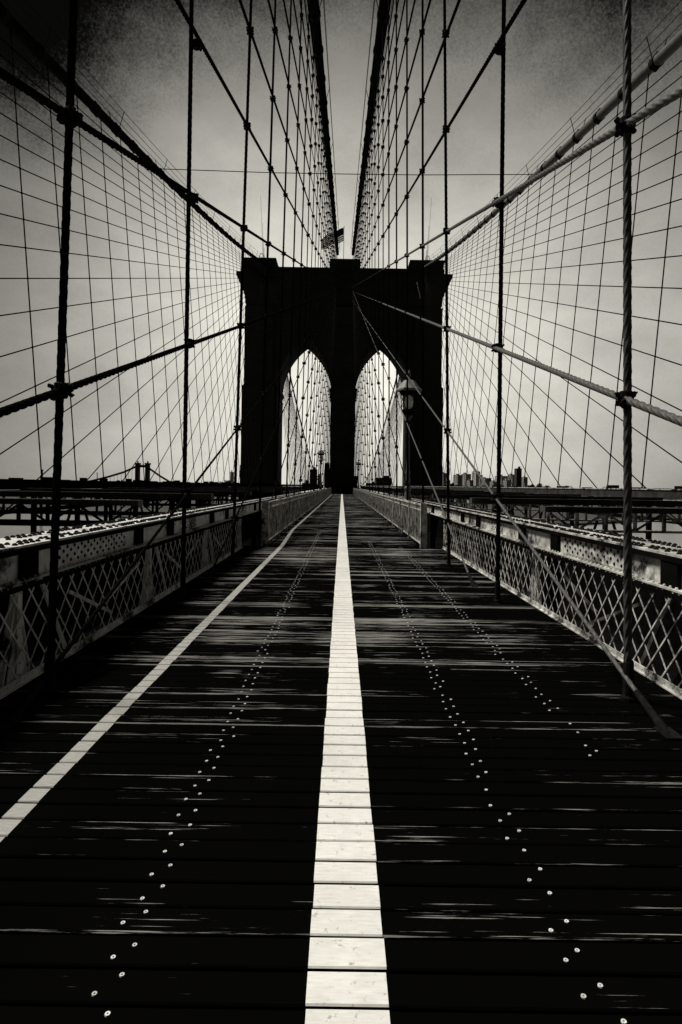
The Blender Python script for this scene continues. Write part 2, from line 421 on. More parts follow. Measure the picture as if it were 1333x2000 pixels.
# ------------------------------------------------------------------ roadways either side, below the walkway
for s, nm in ((-1, 'north_roadway'), (1, 'south_roadway')):
    m = MB(); x0, x1 = sorted((s * 3.7, s * 12.6)); m.box(x0, x1, -30, 420, -5.2, -4.75)
    struct(m.build(nm, M['road']))

for s in (-1, 1):  # added barrier that blocks bright water seen through the lattice
    root = empty('added_barrier', (s * 12.6, 20, -4.75), 'added dark steel barrier hiding bright water along the outer side of the %s roadway' % ('left' if s < 0 else 'right'), 'barrier')
    m = MB(root.location); a, b = sorted((s * 12.62, s * 12.68)); m.box(a, b, -20, 420, -5.1, -1.75); m.build('panel', M['dark_steel'], root)
    m = MB(root.location); a, b = sorted((s * 12.5, s * 12.72)); m.box(a, b, -20, 420, -1.747, -1.66); m.build('cap_rail', M['dark_steel'], root)

# ------------------------------------------------------------------ lattice railings
def lattice_railing(s, x, label):
    root = empty('lattice_railing', (x, 10, 0), label, 'railing')
    ybs = [-4.1 + 4.17 * i for i in range(1, 6)]
    ys = [-2.0, 4.85, 9.02, 13.19, 16.85] if s > 0 else [-2.0, 5.1, 8.6, 12.2, 16.3]
    zt, zb = .87, .045
    for y0, y1 in zip(ys, ys[1:]):
        m = MB(); p = .262; hh = zt - zb
        c = y0 - hh
        rise = hh / .27 * .235                      # diamonds taller than wide
        c = y0 - rise
        while c < y1:
            for dirn, off in ((1, 0.0), (-1, .008)):
                # strip from bottom at c to top at c+rise (dirn 1), or reverse
                pa, pb = (c, zb), (c + rise, zt)
                if dirn < 0: pa, pb = (c, zt), (c + rise, zb)
                t0 = max(0, (y0 - c) / rise); t1 = min(1, (y1 - c) / rise)
                if t1 - t0 < .02: continue
                q0 = (x - s * off, c + rise * t0, pa[1] + (pb[1] - pa[1]) * t0)
                q1 = (x - s * off, c + rise * t1, pa[1] + (pb[1] - pa[1]) * t1)
                m.bar(q0, q1, .006, .024, up=(1, 0, 0)) if False else m.bar(q0, q1, .015, .006, up=(1, 0, 0))
            c += p
        m.build('lattice_panel', M['lattice_lit' if s < 0 else 'lattice'], root)
        # kicking strut and diagonal brace behind the mesh
        m = MB(); xb = x + s * .10
        m.bar((xb, y0 + .5, zt), (xb, y0 + 1.05, .05), .05, .02, up=(1, 0, 0))
        m.bar((xb + s * .04, y0 + 2.2, .3), (xb + s * .04, min(y1, y0 + 3.4), .62), .035, .02, up=(1, 0, 0))
        m.bar((xb + s * .04, y0 + 1.2, .6), (xb + s * .04, y0 + 2.4, .12), .035, .02, up=(1, 0, 0))
        m.build('brace', M['lattice_lit' if s < 0 else 'brace'], root)
    for y in ys[1:]:
        m = MB()
        for yy, ww in ((y, .075),):
            m.bar((x + s * .03, yy, 0), (x + s * .03, yy, zt), .045, ww, up=(0, 1, 0))
        m.bar((x + s * .05, y - .22, .04), (x + s * .05, y, .84), .03, .05, up=(1, 0, 0))
        m.bar((x + s * .05, y + .22, .04), (x + s * .05, y, .84), .03, .05, up=(1, 0, 0))
        m.add([(x + s * .02, y - .16, .05), (x + s * .02, y + .16, .05), (x + s * .02, y + .08, .42), (x + s * .02, y - .08, .42),
               (x + s * .03, y - .16, .05), (x + s * .03, y + .16, .05), (x + s * .03, y + .08, .42), (x + s * .03, y - .08, .42)],
              [(0, 1, 2, 3), (7, 6, 5, 4), (0, 4, 5, 1), (1, 5, 6, 2), (2, 6, 7, 3), (3, 7, 4, 0)])
        for zz in (.1, .2, .3, .5, .65, .8): m.dome((x - s * .0, y, zz), .012, .008, (-s, 0, 0), 6)
        m.build('post', M['lattice_lit' if s < 0 else 'lattice'], root)
    m = MB()
    m.bar((x - s * .018, ys[0], .055), (x - s * .018, ys[-1], .055), .012, .06)
    m.bar((x, ys[0], .021), (x, ys[-1], .021), .09, .012)
    for i in range(int((ys[-1] - ys[0]) / .131)):
        yy = ys[0] + .06 + i * .131
        m.dome((x - s * .024, yy, .06), .011, .008, (-s, 0, 0), 6)
    m.build('bottom_rail', M['paint_lit' if s < 0 else 'paint'], root)
    m = MB(); m.bar((x - s * .012, ys[0], .845), (x - s * .012, ys[-1], .845), .01, .045)
    m.build('top_rail', M['dark_steel'], root)
    return root
lattice_railing(-1, -2.75, 'waist-high diamond lattice railing along the left edge of the walkway')
lattice_railing(1, 2.92, 'waist-high diamond lattice railing along the right edge of the walkway')

# ------------------------------------------------------------------ riveted truss chords over the lattice
def chord(s, x, label):
    root = empty('riveted_girder', (x, 10, .88), label, 'girder')
    y0, y1 = -3.0, 132.0
    xi, xo = x + s * .06, x + s * .62
    a, b = sorted((xi, xo))
    m = MB(); zT, zB = 1.165, .88
    m.box(a, b, y0, y1, zT, zT + .022)
    m.build('top_plate', M['paint_lit' if s < 0 else 'paint'], root)
    m = MB(); r = random.Random(11 + s)
    for row, xx in enumerate((xi + s * .06, xi + s * .16, xo - s * .16, xo - s * .06)):
        y = 2.0 + .055 * (row % 2)
        while y < 45:
            m.dome((xx, y, zT + .0225), .027, .024, (0, 0, 1), 7); y += r.choice((.10, .10, .10, .20))
    m.build('rivets', M['rivet'], root)
    m = MB(); wa, wb = sorted((xi + s * .03, xi + s * .05)); m.box(wa, wb, y0, y1, zB, zT - .002)
    m.build('web_plate', M['paint_lit' if s < 0 else 'paint'], root)
    m = MB()
    fa, fb = sorted((xi - s * .025, xi + s * .028)); m.box(fa, fb, y0, y1, zT - .05, zT - .002)     # angle iron below the top plate
    m.build('angle_iron', M['dark_steel'], root)
    m = MB(); la, lb = sorted((xi - s * .05, xi + s * .028)); m.box(la, lb, y0, y1, zB - .018, zB)
    y = 2.2
    while y < 30: m.dome((xi - s * .02, y, zB + .0005), .018, .022, (0, 0, 1), 6); y += .10
    m.build('bottom_flange', M['paint_lit' if s < 0 else 'paint'], root)
    m = MB(); ba, bb = sorted((xo - s * .05, xo - s * .02)); m.box(ba, bb, y0, y1, zB - .018, zT - .003)
    m.build('outer_web', M['dark_steel'], root)
    # splice plates with staggered rivets
    for (p0, p1) in (((6.35, 8.1), (4.2, 4.9), (11.2, 12.0), (16.5, 18.0), (24, 26)) if s > 0 else ((5.9, 7.9), (3.0, 4.2), (10.6, 11.6), (16.5, 18.0), (24, 26))):
        pm = MB(); pa, pb = sorted((xi + s * .0285, xi + s * .018)); pm.box(pa, pb, p0, p1, zB + .022, zT - .055)
        rm = pm; rm.cur = 1; c = 0; yy = p0 + .07
        while yy < p1 - .04:
            for zz in ((zB + .06, zB + .165) if c % 2 == 0 else (zB + .11, zB + .205)): rm.dome((xi + s * .018, yy, zz), .021, .014, (-s, 0, 0), 8)
            yy += .085; c += 1
        pm.build('splice_plate', [M['paint_lit' if s < 0 else 'paint'], M['rivet']], root)
    # dark gaps between plates: stiffener angles
    for yy in (5.3, 8.25, 9.8, 13.0, 14.7, 19.5, 23.3):
        sm = MB(); sa, sb = sorted((xi - s * .015, xi + s * .0275)); sm.box(sa, sb, yy, yy + .28, zB + .001, zT - .055)
        sm.build('stiffener', M['dark_steel'], root)
    # the outer truss web below, dark
    m = MB(); q = y0; xm = (xi + xo) / 2 + s * .1
    while q < 126:
        m.bar((xm, q, -4.6), (xm, q, zB - .02), .16, .16, up=(0, 1, 0)); m.bar((xm + s * .18, q, zB - .02), (xm + s * .18, q + 4.17, -4.6), .12, .1)
        q += 4.17
    m.build('truss_web', M['dark_steel'], root)
    m = MB(); ca, cb = sorted((xi + s * .1, xo)); m.box(ca, cb, y0, y1, -4.9, -4.6)
    m.build('lower_chord', M['dark_steel'], root)
    return root
chord(-1, -2.80, 'riveted pale steel girder above the lattice on the left')
chord(1, 2.97, 'riveted pale steel girder above the lattice on the right')

# ------------------------------------------------------------------ far picket railings
def picket(s, x, label):
    root = empty('picket_railing', (x, 17, 0), label, 'railing')
    y0, y1 = 17.0, 124.0; top = 1.24
    m = MB()
    m.bar((x, y0, top), (x, y1, top), .07, .05); m.bar((x, y0, top - .16), (x, y1, top - .16), .04, .03); m.bar((x, y0, .12), (x, y1, .12), .04, .04)
    m.build('top_rail', M['paint'], root)
    i = 0; q = y0
    while q < y1:
        q2 = min(q + 3.1, y1)
        m = MB(); yy = q + .13
        while yy < q2 - .06:
            m.bar((x, yy, .1), (x, yy, top - .02), .022, .022); yy += .125
        c = q
        while c < q2 - .6:
            m.bar((x + s * .018, c + .05, .14), (x + s * .018, c + .7, top - .2), .02, .012, up=(1, 0, 0))
            m.bar((x + s * .018, c + .7, .14), (x + s * .018, c + .05, top - .2), .02, .012, up=(1, 0, 0)); c += .72
        m.build('picket_panel', M['lattice'], root)
        m = MB(); m.bar((x + s * .01, q, -.15), (x + s * .01, q, top + .06), .11, .09, up=(0, 1, 0))
        if i == 0: m.box(min(x, x + s * .14), max(x, x + s * .14), q - .05, q - .02, -.1, top + .04)
        m.build('post', M['paint'] if i == 0 else M['lattice'], root)
        q += 3.1; i += 1
    return root
picket(-1, -2.14, 'tall picket railing on the far left of the walkway leading to the tower')
picket(1, 2.32, 'tall picket railing on the far right of the walkway leading to the tower')
# ------------------------------------------------------------------ outer trusses and cross bracing
def outer_truss(s, label):
    x = s * 13.0; root = empty('outer_truss', (x, 20, 0), label, 'truss')
    y0, y1 = 0.0, 420.0
    m = MB(); m.bar((x, y0, 1.60), (x, y1, 1.60), .5, .36)
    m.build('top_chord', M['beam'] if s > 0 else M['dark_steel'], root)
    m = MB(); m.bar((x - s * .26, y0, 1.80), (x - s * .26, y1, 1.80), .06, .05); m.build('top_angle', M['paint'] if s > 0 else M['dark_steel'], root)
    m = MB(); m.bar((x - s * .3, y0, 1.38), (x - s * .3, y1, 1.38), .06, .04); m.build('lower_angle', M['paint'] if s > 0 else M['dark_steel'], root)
    m = MB(); m.bar((x, y0, -4.7), (x, y1, -4.7), .5, .4); m.build('bottom_chord', M['dark_steel'], root)
    m = MB(); q = y0; i = 0
    while q < y1 - 3:
        m.bar((x, q, -4.5), (x, q, 1.42), .16, .2, up=(0, 1, 0))
        m.bar((x, q, 1.42) if i % 2 else (x, q, -4.5), (x, q + 4.17, -4.5) if i % 2 else (x, q + 4.17, 1.42), .1, .1)
        q += 4.17; i += 1
    m.build('web_members', M['dark_steel'], root)
    m = MB()
    m.bar((x, y0, .55), (x, y1, .55), .12, .18); m.build('middle_rail', M['dark_steel'], root)
    m = MB(); q = 20; rr_ = random.Random(2 + s)
    while q < 120:                                        # small fittings along the top
        m = MB(); hgt = rr_.uniform(.06, .22); m.box(x - .15, x + .15, q, q + rr_.uniform(.2, .9), 1.78, 1.78 + hgt); q += rr_.uniform(1.2, 4)
        m.build('fitting', M['dark_steel'], root)
outer_truss(-1, 'long dark truss along the outer left edge of the bridge deck')
outer_truss(1, 'long dark truss along the outer right edge of the bridge deck')
ci = 0
for y in (10.6, 16.5, 23.5, 31.5, 41.0, 53.0, 68.0, 88.0):
    ci += 1
    for s in (-1, 1):
        x0, x1 = s * 3.6, s * 12.7
        root = empty('cross_truss', (x0, y, 1.2),
                     ('%s lattice cross truss from the near end, bridging out to the %s outer truss' % (ordw(ci), 'left' if s < 0 else 'right')),
                     'truss', 'cross trusses beside the walkway')
        zt = 1.40; zb = 1.02 if y < 12 else .9
        m = MB(); m.bar((x0, y, zt), (x1, y, zt), .28, .10 if y < 12 else .16, up=(0, 0, 1)); m.build('top_flange', M['beam'], root)
        m = MB(); m.bar((x0, y, zb), (x1, y, zb), .22, .035 if s > 0 else .10, up=(0, 0, 1)); m.build('bottom_flange', M['paint'] if s > 0 else M['dark_steel'], root)
        m = MB(); q = 3.7; i = 0
        while q < 12.2:
            m.bar((s * q, y, zb), (s * q, y, zt), .05, .06, up=(0, 1, 0))
            m.bar((s * q, y + .03, zb if i % 2 else zt - .05), (s * (q + .52), y + .03, zt - .05 if i % 2 else zb), .04, .02, up=(0, 1, 0)); q += .52; i += 1
        m.build('web_members', M['lattice'] if s > 0 else M['dark_steel'], root)

# ------------------------------------------------------------------ tower
tower = empty('bridge_tower', (0, TY, 0), 'massive stone bridge tower with two pointed arches and dark silhouette', 'tower')
AX, AH = 8.35, 5.72                       # arch centre, half width
ZS, ZA = H(20.2), H(31.6)                 # springing and apex
def arch_poly(cx, hw=AH, zb=-5.5, za=ZA, zs=ZS):
    h = za - zs; r = (h * h + hw * hw) / (2 * hw); P = [(cx - hw, zb), (cx + hw, zb), (cx + hw, zs)]
    th = math.asin(h / r)
    for i in range(1, 13): t = th * i / 12; P.append((cx + hw - r + r * math.cos(t), zs + r * math.sin(t)))
    for i in range(11, -1, -1): t = th * i / 12; P.append((cx - hw + r - r * math.cos(t), zs + r * math.sin(t)))
    return P
def holed(mb, outer, holes, y0, y1):
    loops = [outer] + holes
    tris = tessellate_polygon([[Vector((x, z, 0)) for x, z in lp] for lp in loops])
    flat = [p for lp in loops for p in lp]; n = len(flat)
    vs = [(x, y0, z) for x, z in flat] + [(x, y1, z) for x, z in flat]
    fs = [tuple(t) for t in tris] + [tuple(i + n for i in t)[::-1] for t in tris]
    b = 0
    for lp in loops:
        k = len(lp); fs += [(b + i, b + (i + 1) % k, b + (i + 1) % k + n, b + i + n) for i in range(k)]; b += k
    mb.add(vs, fs)
DEP = 11.5
m = MB()
def zz(h): return H(h)
outer = [(-21.9, -38), (21.6, -38), (21.5, zz(0)), (21.2, zz(21.2)), (20.8, zz(21.6)), (20.75, zz(39)), (20.75, zz(46)), (-21.1, zz(46)), (-21.1, zz(39)), (-21.15, zz(21.6)), (-21.5, zz(21.2)), (-21.7, zz(0))]
rt_ = random.Random(4); rag = []
for (xa, za), (xb, zb) in zip(outer, outer[1:] + outer[:1]):
    k_ = max(1, int(abs(zb - za) / .8)) if abs(xa - xb) < 1 else 1
    rag += [(xa + (xb - xa) * i / k_ + (rt_.uniform(-.09, .09) if k_ > 1 else 0), za + (zb - za) * i / k_) for i in range(k_)]
outer = rag
holed(m, outer, [arch_poly(-AX), arch_poly(AX)], TY, TY + DEP)
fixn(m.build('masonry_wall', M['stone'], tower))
m = MB()                                 # buttresses with set-offs
for (xa, xb) in ((-2.63, 2.45), (-21.7, -14.6), (14.4, 21.4)):
    m.box(xa, xb, TY - .9, TY - .003, -38, zz(4)); m.box(xa + .12, xb - .12, TY - .75, TY - .003, zz(4), zz(21)); m.box(xa + .5, xb - .5, TY - .5, TY - .003, zz(21), zz(38))
m.build('buttress', M['stone'], tower)
for cx in (-AX, AX):                     # impost mouldings
    for sgn in (-1, 1):
        m = MB(); xx = cx + sgn * AH
        for (o_, za_, zb_) in ((.28, ZS - .2, ZS + .5), (.16, ZS - .5, ZS - .2), (.14, ZS - 1.6, ZS - 1.35)):
            x0, x1 = sorted((xx - sgn * o_, xx + sgn * .3)); m.box(x0, x1, TY - .25, TY + DEP + .2, za_, zb_)
        m.build('impost', M['stone'], tower)
m = MB()                                 # cornice, a stack of growing courses
prof = [(38.6, 0.05), (39.6, .15), (40.6, .35), (41.5, .65), (42.3, 1.0), (43.0, 1.35), (43.8, 1.6), (44.2, 1.85), (45.0, 1.8)]
for (h0, o0), (h1, o1) in zip(prof, prof[1:]):
    l, r_, dpt = -21.15 - o0, 20.8 + o0 * 1.05, .3 + o0 * .6
    m.box(l, r_, TY - dpt, TY + DEP + dpt, zz(h0), zz(h1) - .004)
l, r_ = -21.6, 21.1
m.box(l, r_, TY - .9, TY + DEP + .9, zz(45.0), zz(46.2))
m.build('cornice', M['stone'], tower)
for (b0, b1, t0, t1) in ((-21.7, -14.0, -21.6, -14.8), (-3.35, 3.3, -3.15, 3.15), (13.3, 20.9, 13.9, 21.1)):
    m = MB(); m.prism([(b0, zz(46.2) + .003), (b1, zz(46.2) + .003), (t1, zz(47.75)), (t0, zz(47.75))], TY - .6, TY + DEP + .6)
    m.box(t0 - .12, t1 + .12, TY - .75, TY + DEP + .75, zz(47.753), zz(48.15))
    fixn(m.build('parapet_block', M['stone'], tower))
m = MB()
m.tube([(16.9, TY - .62, 2), (16.9, TY - .62, zz(16)), ], .09, 8)
for q in range(0, 17, 2): m.box(16.75, 17.05, TY - .8, TY - .5, 2 + q, 2.12 + q)
m.build('conduit', M['iron'], tower)
m = MB(); m.tube([(15.2, TY - 1.9, zz(43)), (15.4, TY - 1.95, zz(41.8)), (15.8, TY - 1.9, zz(40.5)), (15.9, TY - 1.6, zz(39.6))], .1, 8); m.build('hook', M['paint'], tower)
# small stone lodge at the foot, seen at the end of the walkway
m = MB(); m.box(-3.7, -2.64, TY - 1.3, TY - .91, -2, zz(4.7)); m.box(2.46, 3.3, TY - 1.3, TY - .91, -2, zz(2)); m.build('plinth', M['stone'], tower)

# flag and beacons on top
fr_ = empty('flagpole', (-.35, TY + 5, zz(48.15)), 'slender flagpole on the middle of the tower top', 'flagpole')
m = MB((-.35, TY + 5, zz(48.15))); m.tube([(-.35, TY + 5, zz(48.15)), (-.35, TY + 5, zz(57.4))], [.07, .045], 8); m.build('pole', M['iron'], fr_)
m = MB(); m.dome((-.35, TY + 5, zz(57.35)), .14, .22); m.build('finial', M['iron'], fr_)
m = MB((-.4, TY + 5, zz(57.2)))
NX, NZ = 24, 13
def fp(u, v):                                # flag: droops away from the pole
    x = -.42 - 4.9 * u; z = zz(57.2) - 3.0 * v * (1 - .12 * u) - 2.25 * u ** 1.15 + .13 * math.sin(u * 11 + v * 2)
    return (x, TY + 5 + .45 * math.sin(u * 8 + v * 1.5) * u, z)
vs = [fp(i / NX, j_ / NZ) for i in range(NX + 1) for j_ in range(NZ + 1)]
for i in range(NX):
    for j_ in range(NZ):
        m.cur = 0 if (j_ % 2 == 0 or (i < 10 and j_ < 7)) else 1
        a = i * (NZ + 1) + j_
        m.f.append((a, a + 1, a + NZ + 2, a + NZ + 1)); m.mi.append(m.cur)
m.v = [tuple(Vector(v) - m.o) for v in vs]
fl = m.build('flag', [M['flag_dark'], M['flag_pale']])
tag(fl, 'dark striped flag blowing to the left from the pole on the tower', 'flag')
for x, lab in ((-18.3, 'small pale looped beacon on the left parapet block of the tower'), (18.0, 'small pale looped beacon on the right parapet block of the tower')):
    root = empty('beacon_lamp', (x, TY + 3, zz(48.15)), lab, 'beacon', 'beacons on the tower top')
    m = MB(root.location); m.tube([root.location, root.location + Vector((0, 0, .9))], .08, 6); m.build('stem', M['paint'], root)
    c = root.location + Vector((0, 0, 1.6)); m = MB(c)
    m.tube([c + Vector((.42 * math.cos(t), 0, .75 * math.sin(t))) for t in [2 * math.pi * i / 16 for i in range(17)]], .07, 6, caps=False); m.build('loop', M['paint'], root)
    m = MB(c); m.blob(c + Vector((0, 0, -.2)), .2); m.build('lens', M['globe'], root)

# ------------------------------------------------------------------ main cables
def main_cable(s, fx, fz, ya, yb, r, label, ropes=True, band=4.17):
    root = empty('main_cable', (fx(s, fz(SY)), SY, fz(SY)), label, 'main cable', 'main cables')
    P = lambda y, dz=0: Vector((fx(s, fz(y)), y, fz(y) + dz))
    ys = [ya + (yb - ya) * i / 60 for i in range(61)]
    m = MB(root.location); m.tube([P(y) for y in ys], r, 14); m.build('wrapped_wires', M['cable_sunlit' if s > 0 and fx is outer_x else 'cable'], root, smooth=True)
    y = math.ceil((ya - 4.95) / band) * band + 4.95
    while y < yb:
        d = (P(y + .2) - P(y - .2)).normalized()
        m = MB(P(y)); m.tube([P(y) - d * .2, P(y) + d * .2], r * 1.18, 12); m.box(*sum(([P(y)[i] - q, P(y)[i] + q] for i, q in enumerate((.06, .14, r * 1.5))), [])); m.build('cable_band', M['clamp'], root); y += band
    if ropes:
        for o_ in (-.5, .5):
            for hz in (1.15, .62):
                m = MB(root.location); m.tube([P(y, hz) + Vector((o_, 0, 0)) for y in ys], .018, 5); m.build('hand_rope', M['clamp'], root)
        y = math.ceil((ya - 4.95) / (band * 3)) * band * 3 + 4.95 + band
        while y < yb:
            for o_ in (-.5, .5):
                m = MB(root.location); m.tube([P(y) + Vector((o_ * .4, 0, .1)), P(y, 1.2) + Vector((o_, 0, 0))], .025, 5); m.build('stanchion', M['clamp'], root)
            y += band * 3
    return root
main_cable(-1, inner_x, inner_top, -25, SY + 4, .30, 'thick main cable rising to the tower top just left of the flag')
main_cable(1, inner_x, inner_top, -25, SY + 4, .30, 'thick main cable rising to the tower top just right of the flag')
main_cable(-1, outer_x, outer_top, -20, SY + 5.2, .27, 'thick main cable rising to the left end of the tower top', band=3.35)
main_cable(1, outer_x, outer_top, -20, SY + 5.2, .27, 'thick main cable rising to the right end of the tower top', band=3.35)
for s, t in ((-1, 'left'), (1, 'right')):
    main_cable(s, outer_x, main_top, 139.5, 420, .22, 'main cable sweeping down beyond the tower, seen through the %s arch' % t, ropes=False, band=8)

# clamp mesh shared by every crossing
cm = MB(); cm.lathe([(.046, -.065), (.056, -.055), (.056, .055), (.046, .065)], n=12)
for sx in (-1, 1):
    for z_ in (-.036, .034):
        cm.tube([(sx * .062, -.07, z_), (sx * .064, .075, z_ + .004)], .010, 6); cm.tube([(sx * .062, -.07, z_), (sx * .062, -.052, z_)], .019, 6); cm.tube([(sx * .062, .045, z_), (sx * .062, .06, z_)], .019, 6)
    cm.bar((sx * .03, -.03, -.045), (sx * .085, -.028, .05), .03, .012); cm.bar((sx * .03, .03, .045), (sx * .08, .03, -.05), .03, .012)
cm.tube([(0, -.09, -.06), (0, .09, .04)], .045, 8)
clamp0 = cm.build('rope_clamp', M['clamp']); clamp_me = clamp0.data; bpy.data.objects.remove(clamp0)

# ------------------------------------------------------------------ suspenders (vertical ropes)
inner_h = {}; rj = random.Random(21)
LEAN = {(-1, 0): .020, (-1, 1): .000, (-1, 2): .018, (1, 0): .016, (1, 1): .004, (1, 2): .022}
def hang_x(s, k, z): return s * (2.43 - LEAN.get((s, k), .016 + 0 * k) * z)
for s in (-1, 1):
    side = 'left' if s < 0 else 'right'
    k = 0; y = 4.97
    while y < 118:
        top = inner_top(y); x0 = hang_x(s, k, 0); x1 = hang_x(s, k, top)
        m = MB((x0, y, 0))
        if k < 3:
            m.tube([(x0, y, -.1), (x1, y, top)], .034, lobes=5, pitch=.62, amp=.16)
        else: m.tube([(x0, y, -.1), (x1, y, top)], .029 if y > 30 else .033, 6)
        lab = 'upright suspender rope, %s from the near end along the %s walkway edge' % (ordw(k + 1), side)
        o = tag(m.build('suspender_rope', M['rope_lit' if s > 0 and k == 0 else 'rope'], smooth=True), lab, 'suspender rope', 'suspender ropes over the walkway edges')
        sk = MB((x0, y, 0)); sk.lathe([(.06, -.02), (.06, .03), (.045, .05), (.042, .32), (.036, .34)], (x0, y, 0), 10); sk.build('socket', M['clamp'], o)
        inner_h[(s, k)] = (y, x0, x1, top); k += 1; y += 4.17
    k = 0; y = 22.4
    while y < 119:
        top = outer_top(y); x0 = outer_x(s, 0); x1 = outer_x(s, top)
        m = MB((x0, y, 1.4)); m.tube([(outer_x(s, 1.4), y, 1.4), (x1, y, top)], .030, 5)
        tag(m.build('suspender_rope', M['rope_far'], smooth=True), 'thin suspender rope, %s from the near end in the far %s outer row' % (ordw(k + 1), side), 'suspender rope', 'suspender ropes of the outer rows')
        k += 1; y += 3.35
    y = 143.0; k = 0
    while y < 330:
        top = main_top(y)
        m = MB((outer_x(s, 1.4), y, 1.4)); m.tube([(outer_x(s, 1.4), y, 1.4), (outer_x(s, top), y, top)], .035, 4)
        tag(m.build('suspender_rope', M['rope_far']), 'faint suspender rope seen through the %s arch, %s one beyond the tower' % (side, ordw(k + 1)), 'suspender rope', 'suspender ropes seen through the %s arch' % side)
        k += 1; y += 4.2

# ------------------------------------------------------------------ diagonal stays
H13 = [-.9, 1.15, 3.45, 5.65, 7.95, 10.1, 12.2, 14.1, 15.9, 17.5, 18.9, 20.1]
def stay_inner(s, h13, n, top_h):
    side = 'left' if s < 0 else 'right'
    slope = (top_h - h13) / (SY - 13.0)
    ze = 13.0 - (H(h13) - 0.0) / slope
    y_of = lambda y: H(h13 + slope * (y - 13.0))
    P = lambda y: Vector((s * (2.40 - .016 * y_of(y)), y, y_of(y)))
    o_ = P(ze)
    m = MB(o_); yn = min(34, SY)
    if ze < yn: m.tube([P(max(ze, -4) if ze < -4 else ze), P(yn)], .020 if h13 < 2.5 else .033, lobes=5, pitch=.55, amp=.2); 
    if ze < -4: m.tube([P(ze), P(-4)], .03, 6)
    m.tube([P(max(yn, ze)), P(SY + 5.4)], .023, 6)
    return ze, P, m, o_
def stay_socket(o, P, ze, origin):
    a = P(ze - .05); b = P(ze + .42); d = (b - a)
    q = MB(origin); q.tube([a, a + d * .3, a + d * .35, a + d * .8, b], [.034, .034, .030, .028, .023], 10)
    q.box(a.x - .06, a.x + .06, a.y - .10, a.y + .10, -.02, .012)
    q.build('socket', M['clamp'], o, smooth=False)
def add_clamps(o, P, s, origin):
    for (ss, k), (y, x0, x1, top) in inner_h.items():
        if ss != s: continue
        p = P(y)
        if p.z < .3 or p.z > top - .5: continue
        c = bpy.data.objects.new('rope_clamp', clamp_me); COL.objects.link(c); c.parent = o
        hx = hang_x(s, k, p.z)
        c.location = Vector(((hx + p.x) / 2, y, p.z)) - origin; c.scale = (1.0,) * 3 if y < 30 else (1.25,) * 3
        c.rotation_euler = (0, 0, R((k * 37) % 50 - 25))
for s in (-1, 1):
    side = 'left' if s < 0 else 'right'
    defs = []
    for i, h in enumerate(H13): defs.append((h, (39.5, 37.6, 39.6)[i] if i < 3 else 39.5 + i * .35))
    ends = []
    ze0 = 10.8
    lst = [stay_inner(s, h, i, t) for i, (h, t) in enumerate(defs)]
    k = 0
    while True:                                # stays that land on the walkway edge farther on
        ze = 17.0 + 6.3 * k
        if ze > 112: break
        slope = (H(39.3 - k * .25)) / (SY - ze); h13 = -EYE - slope * (ze - 13.0)
        lst.append(stay_inner(s, h13, 0, 39.3 - k * .25)); k += 1
    lst.sort(key=lambda t: t[0])
    # number them by how they come down to the deck, nearest first
    vis = 0
    for ze, P, m, o_ in lst:
        vis += 1
        o = tag(m.build('stay_rope', M['rope_sunlit' if s > 0 and -16 < ze < 11 else 'rope'], smooth=True), 'diagonal stay rope of the %s walkway edge, %s down from the main cable' % (side, ordw(vis)), 'stay rope', 'diagonal stays over the walkway edges')
        add_clamps(o, P, s, o_)
        if ze > 0: stay_socket(o, P, ze, o_)
    # outer fans
    for i in range(36):
        ze = 109.0 - 4.95 * i
        zt = H(41.6 + .25 * max(0, i - 15) * .3)
        P = lambda y: (lambda z: Vector((outer_x(s, z), y, z)))(1.6 + (zt - 1.6) * (y - ze) / (SY - ze))
        if P(24).z > outer_top(24) - .6: continue
        o_ = P(ze); m = MB(o_); m.tube([o_, P(SY + 5.8)], .028, 5)
        y = 22.4
        while y < 119:
            p = P(y)
            if y > ze and p.z < outer_top(y) - .4: m.blob(p, .065)
            y += 3.35
        tag(m.build('stay_rope', M['rope_far']), 'thin diagonal stay rope in the %s outer fan, %s counted outwards from the tower' % (side, ordw(i + 1)), 'stay rope', 'diagonal stays of the outer fans')
    for i in range(16):
        ze = 150 + 6.5 * i; zt = H(41.5)
        P = lambda y: (lambda z: Vector((outer_x(s, z), y, z)))(1.6 + (zt - 1.6) * (ze - y) / (ze - 138))
        o_ = P(ze); m = MB(o_); m.tube([o_, P(137.5)], .05, 5); y = 143
        while y < ze: m.blob(P(y), .13); y += 4.2
        tag(m.build('stay_rope', M['rope_far']), 'dotted stay rope behind the %s arch, %s counted outwards from the tower' % (side, ordw(i + 1)), 'stay rope', 'stays seen through the %s arch' % side)
# tie wire between the outer cables
z = outer_top(47.8)
m = MB((0, 47.8, z)); m.tube([(outer_x(-1, z), 47.8, z + .2), (-6, 47.8, z + .02), (0, 47.8, z), (6, 47.8, z + .02), (outer_x(1, z), 47.8, z + .2)], .035, 6)
tag(m.build('tie_wire', M['clamp']), 'thin horizontal wire strung across the sky between the outer main cables', 'wire')

